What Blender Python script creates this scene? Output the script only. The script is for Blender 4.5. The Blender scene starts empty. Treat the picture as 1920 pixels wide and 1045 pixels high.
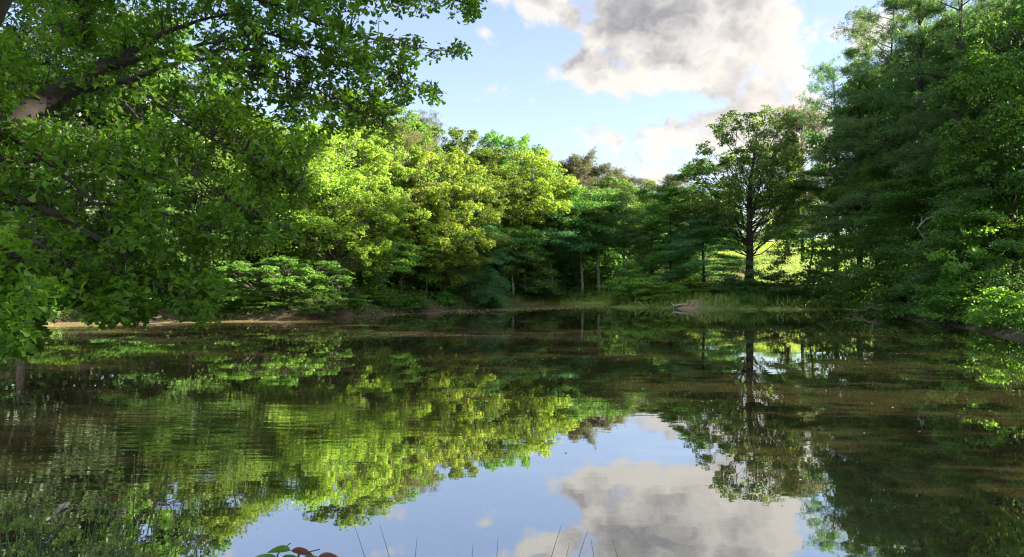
import bpy, math, random
import numpy as np
from mathutils import Vector
S = bpy.context.scene
COL = S.collection
R = math.radians
F = 1300.0            # focal length in pixels of the 1920 px wide photograph
EYE = 2.4             # eye height above the water
# ------------------------------------------------------------------ camera
cam_d = bpy.data.cameras.new('camera'); cam = bpy.data.objects.new('camera', cam_d); COL.objects.link(cam)
cam.location = (0, 0, EYE); cam.rotation_euler = (R(90), 0, 0)
cam_d.sensor_width = 36.0; cam_d.lens = F / 1920 * 36.0
cam_d.clip_start = 0.05; cam_d.clip_end = 5000
S.camera = cam
# ------------------------------------------------------------------ sun, exposure
SUN_AZ, SUN_EL = R(93), R(24)          # clockwise from the viewing direction (+Y)
SUN_DIR = Vector((math.sin(SUN_AZ) * math.cos(SUN_EL), math.cos(SUN_AZ) * math.cos(SUN_EL), math.sin(SUN_EL)))
sun_d = bpy.data.lights.new('sun', 'SUN'); sun = bpy.data.objects.new('sun', sun_d); COL.objects.link(sun)
sun_d.energy = 4.2; sun_d.angle = R(0.6); sun_d.color = (1.0, 0.89, 0.68)
sun.rotation_euler = (-SUN_DIR).to_track_quat('-Z', 'Y').to_euler()
sun.location = (40, 40, 60)
S.view_settings.view_transform = 'Standard'; S.view_settings.look = 'None'
S.view_settings.gamma = 1.0
S.view_settings.exposure = 3.1
S.render.engine = 'CYCLES'
cy = S.cycles
cy.max_bounces = 8; cy.diffuse_bounces = 6; cy.glossy_bounces = 3; cy.transmission_bounces = 5
cy.transparent_max_bounces = 8; cy.volume_bounces = 0
cy.caustics_reflective = False; cy.caustics_refractive = False
cy.sample_clamp_indirect = 2.0
cy.use_denoising = True; cy.pixel_filter_type = 'BLACKMAN_HARRIS'; cy.filter_width = 1.2
try: cy.denoiser = 'OPENIMAGEDENOISE'; cy.denoising_prefilter = 'NONE'
except Exception: pass

# ------------------------------------------------------------------ node helpers
class NT:
    def __init__(s, nt): s.t = nt; s.n = nt.nodes; s.l = nt.links
    def new(s, typ, **kw):
        n = s.n.new(typ)
        for k, v in kw.items(): setattr(n, k, v)
        return n
    def put(s, sock, v):
        if isinstance(v, bpy.types.NodeSocket): s.l.new(v, sock)
        elif isinstance(v, (tuple, list)) and sock.type == 'RGBA' and len(v) == 3: sock.default_value = (*v, 1)
        else: sock.default_value = v
    def m(s, op, a, b=None, c=None, clamp=False):
        n = s.new('ShaderNodeMath', operation=op, use_clamp=clamp)
        s.put(n.inputs[0], a)
        if b is not None: s.put(n.inputs[1], b)
        if c is not None: s.put(n.inputs[2], c)
        return n.outputs[0]
    def vm(s, op, a, b=None):
        n = s.new('ShaderNodeVectorMath', operation=op)
        s.put(n.inputs[0], a)
        if b is not None: s.put(n.inputs[1], b)
        return n.outputs['Value'] if op in ('DOT_PRODUCT', 'LENGTH') else n.outputs[0]
    def scale(s, a, f):
        n = s.new('ShaderNodeVectorMath', operation='SCALE'); s.put(n.inputs[0], a); s.put(n.inputs['Scale'], f); return n.outputs[0]
    def noise(s, vec, scale, detail=4, rough=0.55, out='Fac', dist=0.0):
        n = s.new('ShaderNodeTexNoise'); s.put(n.inputs['Vector'], vec)
        n.inputs['Scale'].default_value = scale; n.inputs['Detail'].default_value = detail
        n.inputs['Roughness'].default_value = rough; n.inputs['Distortion'].default_value = dist
        return n.outputs[out]
    def mix(s, f, a, b, blend='MIX'):
        n = s.new('ShaderNodeMix', data_type='RGBA', blend_type=blend)
        s.put(n.inputs[0], f); s.put(n.inputs[6], a); s.put(n.inputs[7], b); return n.outputs[2]
    def step(s, x, lo, hi):
        n = s.new('ShaderNodeMapRange', interpolation_type='SMOOTHSTEP')
        s.put(n.inputs[0], x); s.put(n.inputs[1], lo); s.put(n.inputs[2], hi); return n.outputs[0]
    def lin(s, x, lo, hi, a, b):
        n = s.new('ShaderNodeMapRange'); s.put(n.inputs[0], x); s.put(n.inputs[1], lo); s.put(n.inputs[2], hi)
        s.put(n.inputs[3], a); s.put(n.inputs[4], b); return n.outputs[0]
    def xyz(s, v):
        n = s.new('ShaderNodeSeparateXYZ'); s.put(n.inputs[0], v); return n.outputs
    def comb(s, x, y, z):
        n = s.new('ShaderNodeCombineXYZ'); s.put(n.inputs[0], x); s.put(n.inputs[1], y); s.put(n.inputs[2], z); return n.outputs[0]

# ------------------------------------------------------------------ sky with clouds
world = bpy.data.worlds.new('World'); S.world = world; world.use_nodes = True
def azel(px, py):
    a = math.atan((px - 960) / F); return a, math.atan((522 - py) / F * math.cos(a))
# (px, py, half width px, half height px, tilt deg, strength): where banks of cloud stand on the sky dome
CLOUDS = [(1270, -60, 170, 80, 0, 1.1), (1350, 60, 135, 75, -15, 1.15), (1220, 40, 100, 60, -35, .85), (1435, 100, 75, 65, 10, .95),
          (1092, 128, 54, 36, -30, .82), (1175, 158, 74, 32, -20, .72), (1160, 60, 60, 40, -40, .45), (1440, 185, 62, 36, 10, .75), (1330, 150, 90, 26, 0, .55),
          (1285, 252, 105, 28, 8, 1.15), (1400, 280, 110, 44, 0, .95), (1330, 215, 70, 30, 0, .5), (905, 82, 28, 22, -60, .85), (1132, 272, 50, 28, 0, .85),
          (950, 8, 60, 16, -10, .7), (1600, 40, 70, 30, -20, .55), (1560, 250, 120, 70, 0, .7), (1480, 215, 50, 60, 0, .6),
          (720, 0, 80, 14, 0, .5), (1205, 300, 50, 14, 0, .5), (1060, 36, 70, 18, -25, .5), (620, 300, 120, 18, 0, .4), (1240, 332, 80, 14, 0, .5),
          (400, -420, 400, 130, 10, .7), (1500, -500, 300, 150, 0, .8), (2300, 100, 300, 120, 0, .7), (-500, 150, 300, 60, 0, .5), (900, -330, 160, 60, -12, .55)]
def cloud_group():
    g = bpy.data.node_groups.new('cloud_density', 'ShaderNodeTree')
    g.interface.new_socket('Vector', in_out='INPUT', socket_type='NodeSocketVector')
    g.interface.new_socket('Density', in_out='OUTPUT', socket_type='NodeSocketFloat')
    t = NT(g); gi = t.new('NodeGroupInput'); go = t.new('NodeGroupOutput')
    d = gi.outputs[0]
    w = t.noise(d, 7.0, 5, .6, 'Color')
    w = t.scale(t.vm('SUBTRACT', w, (.5, .5, .5)), .055)
    dw = t.vm('NORMALIZE', t.vm('ADD', d, w))
    x, y, z = t.xyz(dw)[:3]
    az = t.m('ARCTAN2', x, y); el = t.m('ARCSINE', z)
    tot = None
    for (px, py, hw, hh, tilt, st) in CLOUDS:
        a0, e0 = azel(px, py); sa, se = hw / F, hh / F; c, s_ = math.cos(R(tilt)), math.sin(R(tilt))
        da = t.m('SUBTRACT', az, a0); de = t.m('SUBTRACT', el, e0)
        u = t.m('ADD', t.m('MULTIPLY', da, c / sa), t.m('MULTIPLY', de, s_ / sa))
        v = t.m('ADD', t.m('MULTIPLY', da, -s_ / se), t.m('MULTIPLY', de, c / se))
        r2 = t.m('ADD', t.m('MULTIPLY', u, u), t.m('MULTIPLY', v, v))
        b = t.m('MULTIPLY', t.m('EXPONENT', t.m('MULTIPLY', r2, -.9)), st)
        tot = b if tot is None else t.m('ADD', tot, b)
    tot = t.m('ADD', t.m('MINIMUM', tot, 1.3), t.m('MULTIPLY', t.step(t.m('MULTIPLY', y, -1.0), -.1, .5), .55))   # cloud cover added over the unseen half behind the camera, for fill light
    dd = t.vm('MULTIPLY', dw, (1, 1, 1.25)); out = None
    for k, (sc, am) in enumerate(((8.0, 1.05), (17.0, .62), (37.0, .36), (80.0, .2))):     # billows: rounded heaps with creases between
        nk = t.m('MULTIPLY', t.m('ABSOLUTE', t.m('SUBTRACT', t.noise(t.vm('ADD', dd, (k * 3.1, k * 1.7, k * .9)), sc, 1.5, .5), .5)), am * 3.0)
        out = nk if out is None else t.m('ADD', out, nk)
    n2 = t.noise(t.vm('MULTIPLY', d, (1, 1, 1.6)), 4.6, 4, .55)
    out = t.m('ADD', t.m('SUBTRACT', out, .62), t.m('MULTIPLY', t.m('SUBTRACT', n2, .5), 1.1))
    out = t.m('ADD', tot, out)
    t.l.new(out, go.inputs[0]); return g
t = NT(world.node_tree); t.n.clear()
tc = t.new('ShaderNodeTexCoord'); dirv = t.vm('NORMALIZE', tc.outputs['Generated'])
sky = t.new('ShaderNodeTexSky', sky_type='NISHITA', sun_disc=False, sun_elevation=SUN_EL, sun_rotation=SUN_AZ)
sky.air_density = 1.0; sky.dust_density = 0.6; sky.ozone_density = 1.5
cg = cloud_group()
def dens(v):
    n = t.new('ShaderNodeGroup', node_tree=cg); t.put(n.inputs[0], v); return n.outputs[0]
d0 = dens(dirv)
d1 = dens(t.vm('NORMALIZE', t.vm('ADD', dirv, tuple(Vector((.034, 0.0, -.026))))))
alpha = t.step(d0, .34, .90)
thick = t.lin(d0, .50, 2.2, 0.0, 1.0)
lit = t.m('ADD', t.m('MULTIPLY', t.m('SUBTRACT', d0, d1), 1.15), .40, clamp=True)
glow = t.m('POWER', t.m('MAXIMUM', t.vm('DOT_PRODUCT', dirv, tuple(Vector((math.sin(R(25)), math.cos(R(25)), .22)).normalized())), 0.0), 60)
shade = t.m('ADD', t.m('MULTIPLY', thick, 1.25), t.m('MULTIPLY', t.m('SUBTRACT', .42, lit), .9), clamp=True)
ccol = t.mix(shade, (2.4, 2.27, 2.1), (.86, .85, .89))
ccol = t.mix(t.m('MULTIPLY', glow, .4), ccol, (3.1, 2.8, 2.4))
_dx = t.xyz(dirv); hz = _dx[2]
ccol = t.scale(ccol, t.lin(t.m('MULTIPLY', _dx[1], -1.0), -.05, .45, 1.0, 8.0))   # clouds behind the camera brightened to fill the sides facing it
pale = t.m('MULTIPLY', t.m('EXPONENT', t.m('MULTIPLY', t.m('ABSOLUTE', hz), -7.0)), .55)
skyc = t.mix(1.0, sky.outputs[0], (.86, .80, .86), 'MULTIPLY')
skyc = t.mix(t.m('ADD', pale, .15), skyc, (1.85, 1.9, 2.1))
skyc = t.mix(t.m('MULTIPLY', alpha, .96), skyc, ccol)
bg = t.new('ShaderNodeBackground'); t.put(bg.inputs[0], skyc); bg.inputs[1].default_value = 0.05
wo = t.new('ShaderNodeOutputWorld'); t.l.new(bg.outputs[0], wo.inputs[0])
world.cycles.sampling_method = 'MANUAL'; world.cycles.sample_map_resolution = 512

# ------------------------------------------------------------------ object helpers
def P(px, py, d):      # the point at depth d seen at a pixel of the photograph, from the eye
    return np.array([(px - 960) / F * d, d, EYE + (522.5 - py) / F * d])
def tag(o, label=None, cat=None, group=None, kind=None):
    for k, v in (('label', label), ('category', cat), ('group', group), ('kind', kind)):
        if v: o[k] = v
    return o
def thing(name, label, cat, loc, rotz=0, group=None, scale=(1, 1, 1)):
    o = bpy.data.objects.new(name, None); COL.objects.link(o)
    o.location = loc; o.rotation_euler = (0, 0, rotz); o.scale = scale; o.empty_display_size = .3
    return tag(o, label, cat, group)
def link(name, me, parent=None):
    o = bpy.data.objects.new(name, me); COL.objects.link(o)
    if parent: o.parent = parent
    return o
def mesh(name, V, faces, mat, tint=None, smooth=False):
    me = bpy.data.meshes.new(name)
    V = np.asarray(V, dtype=np.float32)
    if isinstance(faces, np.ndarray):
        k = faces.shape[1]; n = len(faces)
        me.vertices.add(len(V)); me.vertices.foreach_set('co', V.ravel())
        me.loops.add(n * k); me.loops.foreach_set('vertex_index', faces.astype(np.int32).ravel())
        me.polygons.add(n); me.polygons.foreach_set('loop_start', np.arange(0, n * k, k, dtype=np.int32))
        me.polygons.foreach_set('loop_total', np.full(n, k, dtype=np.int32))
        me.update(calc_edges=True)
    else:
        me.from_pydata(V.tolist(), [], faces); me.update()
    if smooth: me.polygons.foreach_set('use_smooth', np.ones(len(me.polygons), dtype=bool))
    if tint is not None:
        a = me.attributes.new('tint', 'FLOAT', 'POINT'); a.data.foreach_set('value', np.asarray(tint, dtype=np.float32))
    for m_ in (mat if isinstance(mat, (list, tuple)) else [mat]): me.materials.append(m_)
    return me
class Tubes:
    def __init__(s): s.V = []; s.Fc = []; s.n = 0
    def add(s, pts, rad, sides=6, cap=True):
        pts = np.asarray(pts, float); k = len(pts)
        tg = np.gradient(pts, axis=0); tg /= np.linalg.norm(tg, axis=1)[:, None] + 1e-9
        ref = np.array([0, 0, 1.0]) if abs(tg[:, 2]).mean() < .8 else np.array([1.0, 0, 0])
        a = np.cross(tg, ref); a /= np.linalg.norm(a, axis=1)[:, None] + 1e-9; b = np.cross(tg, a)
        th = np.linspace(0, 2 * np.pi, sides, endpoint=False)
        rad = np.broadcast_to(rad, (k,))
        ring = pts[:, None] + rad[:, None, None] * (np.cos(th)[None, :, None] * a[:, None] + np.sin(th)[None, :, None] * b[:, None])
        s.V.append(ring.reshape(-1, 3))
        for i in range(k - 1):
            for j in range(sides):
                p = s.n + i * sides + j; q = s.n + i * sides + (j + 1) % sides
                s.Fc.append((p, q, q + sides, p + sides))
        if cap:
            s.Fc.append(tuple(s.n + j for j in range(sides))[::-1]); s.Fc.append(tuple(s.n + (k - 1) * sides + j for j in range(sides)))
        s.n += k * sides
    def mesh(s, name, mat): return mesh(name, np.concatenate(s.V), s.Fc, mat, smooth=True)

# ------------------------------------------------------------------ materials
def leaf_mat(name, dark, light, trans=.5, tcol=(1.0, 1.0, .45), rough=.5, spec=.35, objvar=.12):
    m = bpy.data.materials.new(name); m.use_nodes = True; t = NT(m.node_tree); t.n.clear()
    at = t.new('ShaderNodeAttribute', attribute_name='tint').outputs['Fac']
    col = t.mix(at, dark, light)
    oi = t.new('ShaderNodeObjectInfo').outputs['Random']
    h = t.new('ShaderNodeHueSaturation'); t.put(h.inputs['Color'], col)
    t.put(h.inputs['Hue'], t.lin(oi, 0, 1, .5 - objvar * .12, .5 + objvar * .12)); t.put(h.inputs['Value'], t.lin(oi, 0, 1, 1 - objvar, 1 + objvar))
    pb = t.new('ShaderNodeBsdfPrincipled'); t.put(pb.inputs['Base Color'], h.outputs[0])
    pb.inputs['Roughness'].default_value = rough; pb.inputs['Specular IOR Level'].default_value = spec
    tr = t.new('ShaderNodeBsdfTranslucent'); t.put(tr.inputs[0], t.mix(1.0, h.outputs[0], tuple(v * 2.1 for v in tcol), 'MULTIPLY'))
    mx = t.new('ShaderNodeMixShader'); mx.inputs[0].default_value = trans
    t.l.new(pb.outputs[0], mx.inputs[1]); t.l.new(tr.outputs[0], mx.inputs[2])
    o = t.new('ShaderNodeOutputMaterial'); t.l.new(mx.outputs[0], o.inputs[0]); return m
def bark_mat(name, c0, c1, scale=6.0, bump=.5):
    m = bpy.data.materials.new(name); m.use_nodes = True; t = NT(m.node_tree); t.n.clear()
    tc = t.new('ShaderNodeTexCoord').outputs['Object']
    v = t.vm('MULTIPLY', tc, (1, 1, .25))
    n = t.noise(v, scale, 6, .65); n2 = t.noise(tc, .8, 3)
    col = t.mix(t.step(n, .35, .7), c0, c1); col = t.mix(t.m('MULTIPLY', n2, .4), col, tuple(v * .6 for v in c1))
    pb = t.new('ShaderNodeBsdfPrincipled'); t.put(pb.inputs['Base Color'], col); pb.inputs['Roughness'].default_value = .9
    b = t.new('ShaderNodeBump'); b.inputs['Strength'].default_value = bump; b.inputs['Distance'].default_value = .05; t.put(b.inputs['Height'], n)
    t.l.new(b.outputs[0], pb.inputs['Normal'])
    o = t.new('ShaderNodeOutputMaterial'); t.l.new(pb.outputs[0], o.inputs[0]); return m
M = dict(
    yellow=leaf_mat('sweetgum_leaf', (.095, .17, .026), (.215, .305, .05), .5, (1, .98, .5)),
    oak=leaf_mat('oak_leaf', (.055, .11, .02), (.125, .185, .035), .48, (1, .97, .5)),
    green=leaf_mat('green_leaf', (.042, .11, .02), (.09, .18, .026), .45),
    blue=leaf_mat('shade_leaf', (.045, .12, .045), (.095, .20, .072), .4, (.9, 1, .6)),
    dark=leaf_mat('dark_leaf', (.044, .11, .03), (.09, .18, .042), .44),
    deep=leaf_mat('deep_shade_leaf', (.016, .036, .012), (.036, .07, .022), .3),  # darkened green: shade on the far left trees put into the colour
    needle=leaf_mat('pine_needle', (.045, .105, .03), (.09, .165, .042), .38, (1, 1, .6)),
    olive=leaf_mat('olive_needle', (.065, .07, .03), (.14, .13, .06), .35, (1, .95, .6)),
    grey=leaf_mat('far_pine_needle', (.06, .075, .045), (.115, .125, .07), .35, (1, .95, .65)),
    fresh=leaf_mat('fresh_leaf', (.055, .15, .025), (.11, .23, .04), .48),
    bright=leaf_mat('bright_shrub_leaf', (.08, .19, .03), (.17, .33, .06), .48),  # fresh green lightened further, making up in colour for light missing on the point
    fore=leaf_mat('water_oak_leaf', (.04, .10, .012), (.098, .19, .022), .6, (1, 1, .35), rough=.45, spec=.35, objvar=.02),
    grass=leaf_mat('grass_blade', (.08, .16, .03), (.22, .28, .075), .4),
    lawn=leaf_mat('lawn_blade', (.10, .17, .02), (.21, .26, .035), .5),
    reed=leaf_mat('reed_blade', (.05, .10, .03), (.14, .18, .065), .3, rough=.4),
    sedge=leaf_mat('sedge_head', (.08, .15, .03), (.19, .25, .06), .4),
    red=leaf_mat('red_leaf', (.06, .02, .012), (.12, .04, .02), .3, (1, .6, .4), rough=.3),
    bark=bark_mat('bark', (.045, .035, .028), (.13, .11, .09)),
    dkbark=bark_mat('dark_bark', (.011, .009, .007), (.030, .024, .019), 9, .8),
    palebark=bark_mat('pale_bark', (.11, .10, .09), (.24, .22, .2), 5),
    deadwood=bark_mat('dead_wood', (.10, .075, .06), (.22, .18, .15), 8),
    bleached=bark_mat('bleached_wood', (.25, .24, .22), (.42, .40, .37), 10, .3),
)

# ------------------------------------------------------------------ terrain
SHORE = np.array([(-27.8, 37.6), (-23, 38.5), (-17.2, 40), (-12.9, 40), (-10.5, 42.7), (-6.1, 49.5), (-2.6, 55.7), (0, 62.4), (5.1, 66), (8.7, 65.5),
    (9.3, 62), (8.0, 58.3), (10.5, 56.7), (14.3, 54.7), (18.2, 53.8), (25.7, 53.6), (25.2, 49), (24.0, 45.5), (22.6, 37.6), (21.4, 31.8), (19.7, 26.4), (17.5, 19),
    (14, 11), (9, 5.6), (4, 4.3), (0, 4.0), (-3, 4.1), (-6, 4.6), (-12, 6.5), (-20, 13), (-28, 22), (-31, 31)])
def shore_dist(x, y):
    x = np.asarray(x, float); y = np.asarray(y, float)
    best = np.full(x.shape, 1e9); inside = np.zeros(x.shape, bool)
    for i in range(len(SHORE)):
        a = SHORE[i]; b = SHORE[(i + 1) % len(SHORE)]; ab = b - a
        tt = np.clip(((x - a[0]) * ab[0] + (y - a[1]) * ab[1]) / (ab @ ab), 0, 1)
        best = np.minimum(best, np.hypot(x - a[0] - tt * ab[0], y - a[1] - tt * ab[1]))
        cr = ((a[1] > y) != (b[1] > y)) & (x < (b[0] - a[0]) * (y - a[1]) / (b[1] - a[1] + 1e-12) + a[0])
        inside ^= cr
    return np.where(inside, -best, best)
def sg(v): return 1 / (1 + np.exp(-np.clip(v, -40, 40)))
def ground_z(x, y):
    x = np.asarray(x, float); y = np.asarray(y, float)
    d = shore_dist(x, y)
    d = d + .35 * np.sin(x * .9 + 1.3 * np.sin(y * .5)) * np.exp(-np.abs(d) / 3) * sg((y - 12) / 2) * .8
    left = sg((-x - 2) / 3) * sg((y - 25) / 4); hill = sg((x - 13) / 2.5) * sg((y - 54) / 3)
    slope = .035 + .19 * left + .23 * hill + .10 * sg((y - 88) / 5) * sg((16 - x) / 6)
    bank = .45 + .5 * left * sg((-x - 5) / 2) - .1 * hill
    dd = np.maximum(d, 0)
    z = bank * (1 - np.exp(-dd / 1.1)) + slope * 40 * (1 - np.exp(-dd / 40))
    z = z + .06 * np.sin(x * 1.1 + .7 * y) * np.cos(y * .8 - .3 * x) * np.clip(dd, 0, 1)
    return np.where(d > 0, z, np.maximum(d * .35, -1.6))
def gz(x, y): return float(ground_z(np.array([x]), np.array([y]))[0])
def axis(lo, hi, step, far):
    core = np.arange(lo, hi + step / 2, step)
    ext = [6, 14, 26, 45, 75, 130, 220, 340]
    return np.concatenate([[lo - e for e in reversed(ext)], core, [hi + e for e in ext]])
gx, gy = axis(-45, 60, .75, 1), axis(-6, 110, .75, 1)
GX, GY = np.meshgrid(gx, gy); GZ = ground_z(GX.ravel(), GY.ravel())
V = np.stack([GX.ravel(), GY.ravel(), GZ], 1); nx, ny = len(gx), len(gy)
ii = (np.arange(ny - 1)[:, None] * nx + np.arange(nx - 1)[None]).ravel()
gm = bpy.data.materials.new('ground'); gm.use_nodes = True
t = NT(gm.node_tree); t.n.clear()
pos = t.new('ShaderNodeNewGeometry').outputs['Position']
grs = t.new('ShaderNodeAttribute', attribute_name='grass').outputs['Fac']; pth = t.new('ShaderNodeAttribute', attribute_name='path').outputs['Fac']
na = t.noise(pos, 1.4, 6, .65); nb = t.noise(pos, 9, 5, .7)
litter = t.mix(t.step(nb, .3, .7), (.024, .02, .013), (.09, .055, .028)); litter = t.mix(t.step(na, .5, .75), litter, (.045, .055, .018))
gr = t.mix(nb, (.07, .13, .02), (.17, .22, .035)); gr = t.mix(t.step(na, .55, .8), gr, (.16, .17, .045))
sand = t.mix(nb, (.16, .11, .065), (.3, .22, .14))
c = t.mix(t.m('ADD', grs, t.m('MULTIPLY', t.m('SUBTRACT', na, .5), .8), clamp=True), litter, gr)
c = t.mix(t.step(t.m('ADD', pth, t.m('MULTIPLY', t.m('SUBTRACT', na, .5), .6)), .35, .65), c, sand)
pb = t.new('ShaderNodeBsdfPrincipled'); t.put(pb.inputs['Base Color'], c); pb.inputs['Roughness'].default_value = .95
b = t.new('ShaderNodeBump'); b.inputs['Strength'].default_value = .7; b.inputs['Distance'].default_value = .08; t.put(b.inputs['Height'], nb); t.l.new(b.outputs[0], pb.inputs['Normal'])
o = t.new('ShaderNodeOutputMaterial'); t.l.new(pb.outputs[0], o.inputs[0])
me = mesh('ground', V, np.stack([ii, ii + 1, ii + nx + 1, ii + nx], 1), gm, smooth=True)
X, Y = V[:, 0], V[:, 1]
gmask = np.clip(sg((X - 12) / 1.5) * sg((Y - 52) / 1.5) + sg((X - 7) / .7) * sg((Y - 55) / .7) * sg((75 - Y) / 6) + sg((8 - Y) / 1.5) + .55 * sg((X - 1) / 1) * sg((Y - 63) / 1) * sg((70 - Y) / 1), 0, 1)
PATH = [P(1290, 575, 54.9)[:2], P(1340, 560, 57.5)[:2], P(1375, 552, 60.5)[:2], P(1398, 543, 66)[:2], P(1375, 530, 75)[:2]]
pd = np.full(len(X), 1e9)
for a, b_ in zip(PATH[:-1], PATH[1:]):
    ab = b_ - a; tt = np.clip(((X - a[0]) * ab[0] + (Y - a[1]) * ab[1]) / (ab @ ab), 0, 1)
    pd = np.minimum(pd, np.hypot(X - a[0] - tt * ab[0], Y - a[1] - tt * ab[1]))
for nm, val in (('grass', gmask), ('path', np.exp(-(pd / .9) ** 2))):
    at = me.attributes.new(nm, 'FLOAT', 'POINT'); at.data.foreach_set('value', val.astype(np.float32))
tag(link('ground', me), kind='structure')

# ------------------------------------------------------------------ water
wm = bpy.data.materials.new('pond_water'); wm.use_nodes = True
t = NT(wm.node_tree); t.n.clear()
pos = t.new('ShaderNodeNewGeometry').outputs['Position']; px_, py_, _z = t.xyz(pos)[:3]
sw = t.noise(t.vm('MULTIPLY', pos, (.5, .9, 1)), 1.0, 3, .5)
fine = t.noise(t.vm('MULTIPLY', pos, (1.0, 1.5, 1)), 2.6, 2, .5)
calm = t.step(t.noise(t.vm('MULTIPLY', pos, (.06, .12, 1)), 1.0, 2), .42, .62)
hgt = t.m('ADD', t.m('MULTIPLY', sw, .0024), t.m('MULTIPLY', fine, t.lin(calm, 0, 1, .0002, .0005)))
# a patch of cat's-paw ripples on the left of the pond
cat = t.noise(t.vm('MULTIPLY', pos, (.55, 4.2, 1)), 1.5, 2, .5, dist=.3)
pu = t.m('DIVIDE', t.m('ADD', px_, 5.5), 3.2); pv = t.m('DIVIDE', t.m('SUBTRACT', py_, 11.0), 3.0)
patch = t.m('EXPONENT', t.m('MULTIPLY', t.m('ADD', t.m('MULTIPLY', pu, pu), t.m('MULTIPLY', pv, pv)), -1.0))
hgt = t.m('ADD', hgt, t.m('MULTIPLY', t.m('MULTIPLY', cat, patch), .0032))
bmp = t.new('ShaderNodeBump'); bmp.inputs['Strength'].default_value = 1.0; bmp.inputs['Distance'].default_value = 1.0; t.put(bmp.inputs['Height'], hgt)
fr = t.new('ShaderNodeFresnel'); fr.inputs['IOR'].default_value = 1.45; t.l.new(bmp.outputs[0], fr.inputs['Normal'])
refl = t.lin(fr.outputs[0], 0.03, .8, .52, .88)
murk = t.new('ShaderNodeBsdfDiffuse'); t.put(murk.inputs[0], (.033, .028, .013))
gl = t.new('ShaderNodeBsdfGlossy'); gl.inputs['Roughness'].default_value = .012; t.put(gl.inputs[0], (.94, .95, .93)); t.l.new(bmp.outputs[0], gl.inputs['Normal'])
wmix = t.new('ShaderNodeMixShader'); t.put(wmix.inputs[0], refl); t.l.new(murk.outputs[0], wmix.inputs[1]); t.l.new(gl.outputs[0], wmix.inputs[2])
# floating pollen film, drawn out into streaks by the wind
fv = t.vm('MULTIPLY', t.vm('ADD', pos, t.scale(t.vm('SUBTRACT', t.noise(t.vm('MULTIPLY', pos, (.08, .08, 1)), 1, 3, .5, 'Color'), (.5, .5, .5)), 5.0)), (.055, .34, 1))
f1 = t.noise(fv, 1.0, 4, .52); f2 = t.noise(t.vm('MULTIPLY', pos, (.2, 1.6, 1)), 1.0, 5, .65)
def band(y0, w, tilt=0.0):
    v = t.m('DIVIDE', t.m('SUBTRACT', t.m('SUBTRACT', py_, y0), t.m('MULTIPLY', px_, tilt)), w); return t.m('EXPONENT', t.m('MULTIPLY', t.m('MULTIPLY', v, v), -1.0))
bands = t.m('ADD', t.m('MULTIPLY', band(54.5, 4.5, .75), .32), t.m('ADD', t.m('MULTIPLY', band(27, 5, -.12), .09), t.m('MULTIPLY', band(38.6, .8, .04), .14)))
film = t.m('ADD', t.m('ADD', t.m('MULTIPLY', f1, .86), t.m('MULTIPLY', f2, .14)), bands)
fmask = t.step(film, .54, .95)
near = t.step(py_, 17.0, 32.0)
clear = t.m('SUBTRACT', 1.0, t.m('MULTIPLY', t.m('MULTIPLY', t.step(px_, 1.0, 9.0), t.m('SUBTRACT', 1.0, t.step(py_, 38.0, 52.0))), .9))
fmask = t.m('MULTIPLY', t.m('MULTIPLY', t.m('MULTIPLY', fmask, near), .38), clear)
fd = t.new('ShaderNodeBsdfDiffuse'); t.put(fd.inputs[0], t.mix(f2, (.2, .165, .075), (.36, .29, .14)))
fmix = t.new('ShaderNodeMixShader'); t.put(fmix.inputs[0], fmask); t.l.new(wmix.outputs[0], fmix.inputs[1]); t.l.new(fd.outputs[0], fmix.inputs[2])
o = t.new('ShaderNodeOutputMaterial'); t.l.new(fmix.outputs[0], o.inputs[0])
me = mesh('water', [(-36, 1.5, 0), (30, 1.5, 0), (30, 70, 0), (-36, 70, 0)], [(0, 1, 2, 3)], wm)
tag(link('water', me), kind='structure')

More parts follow.
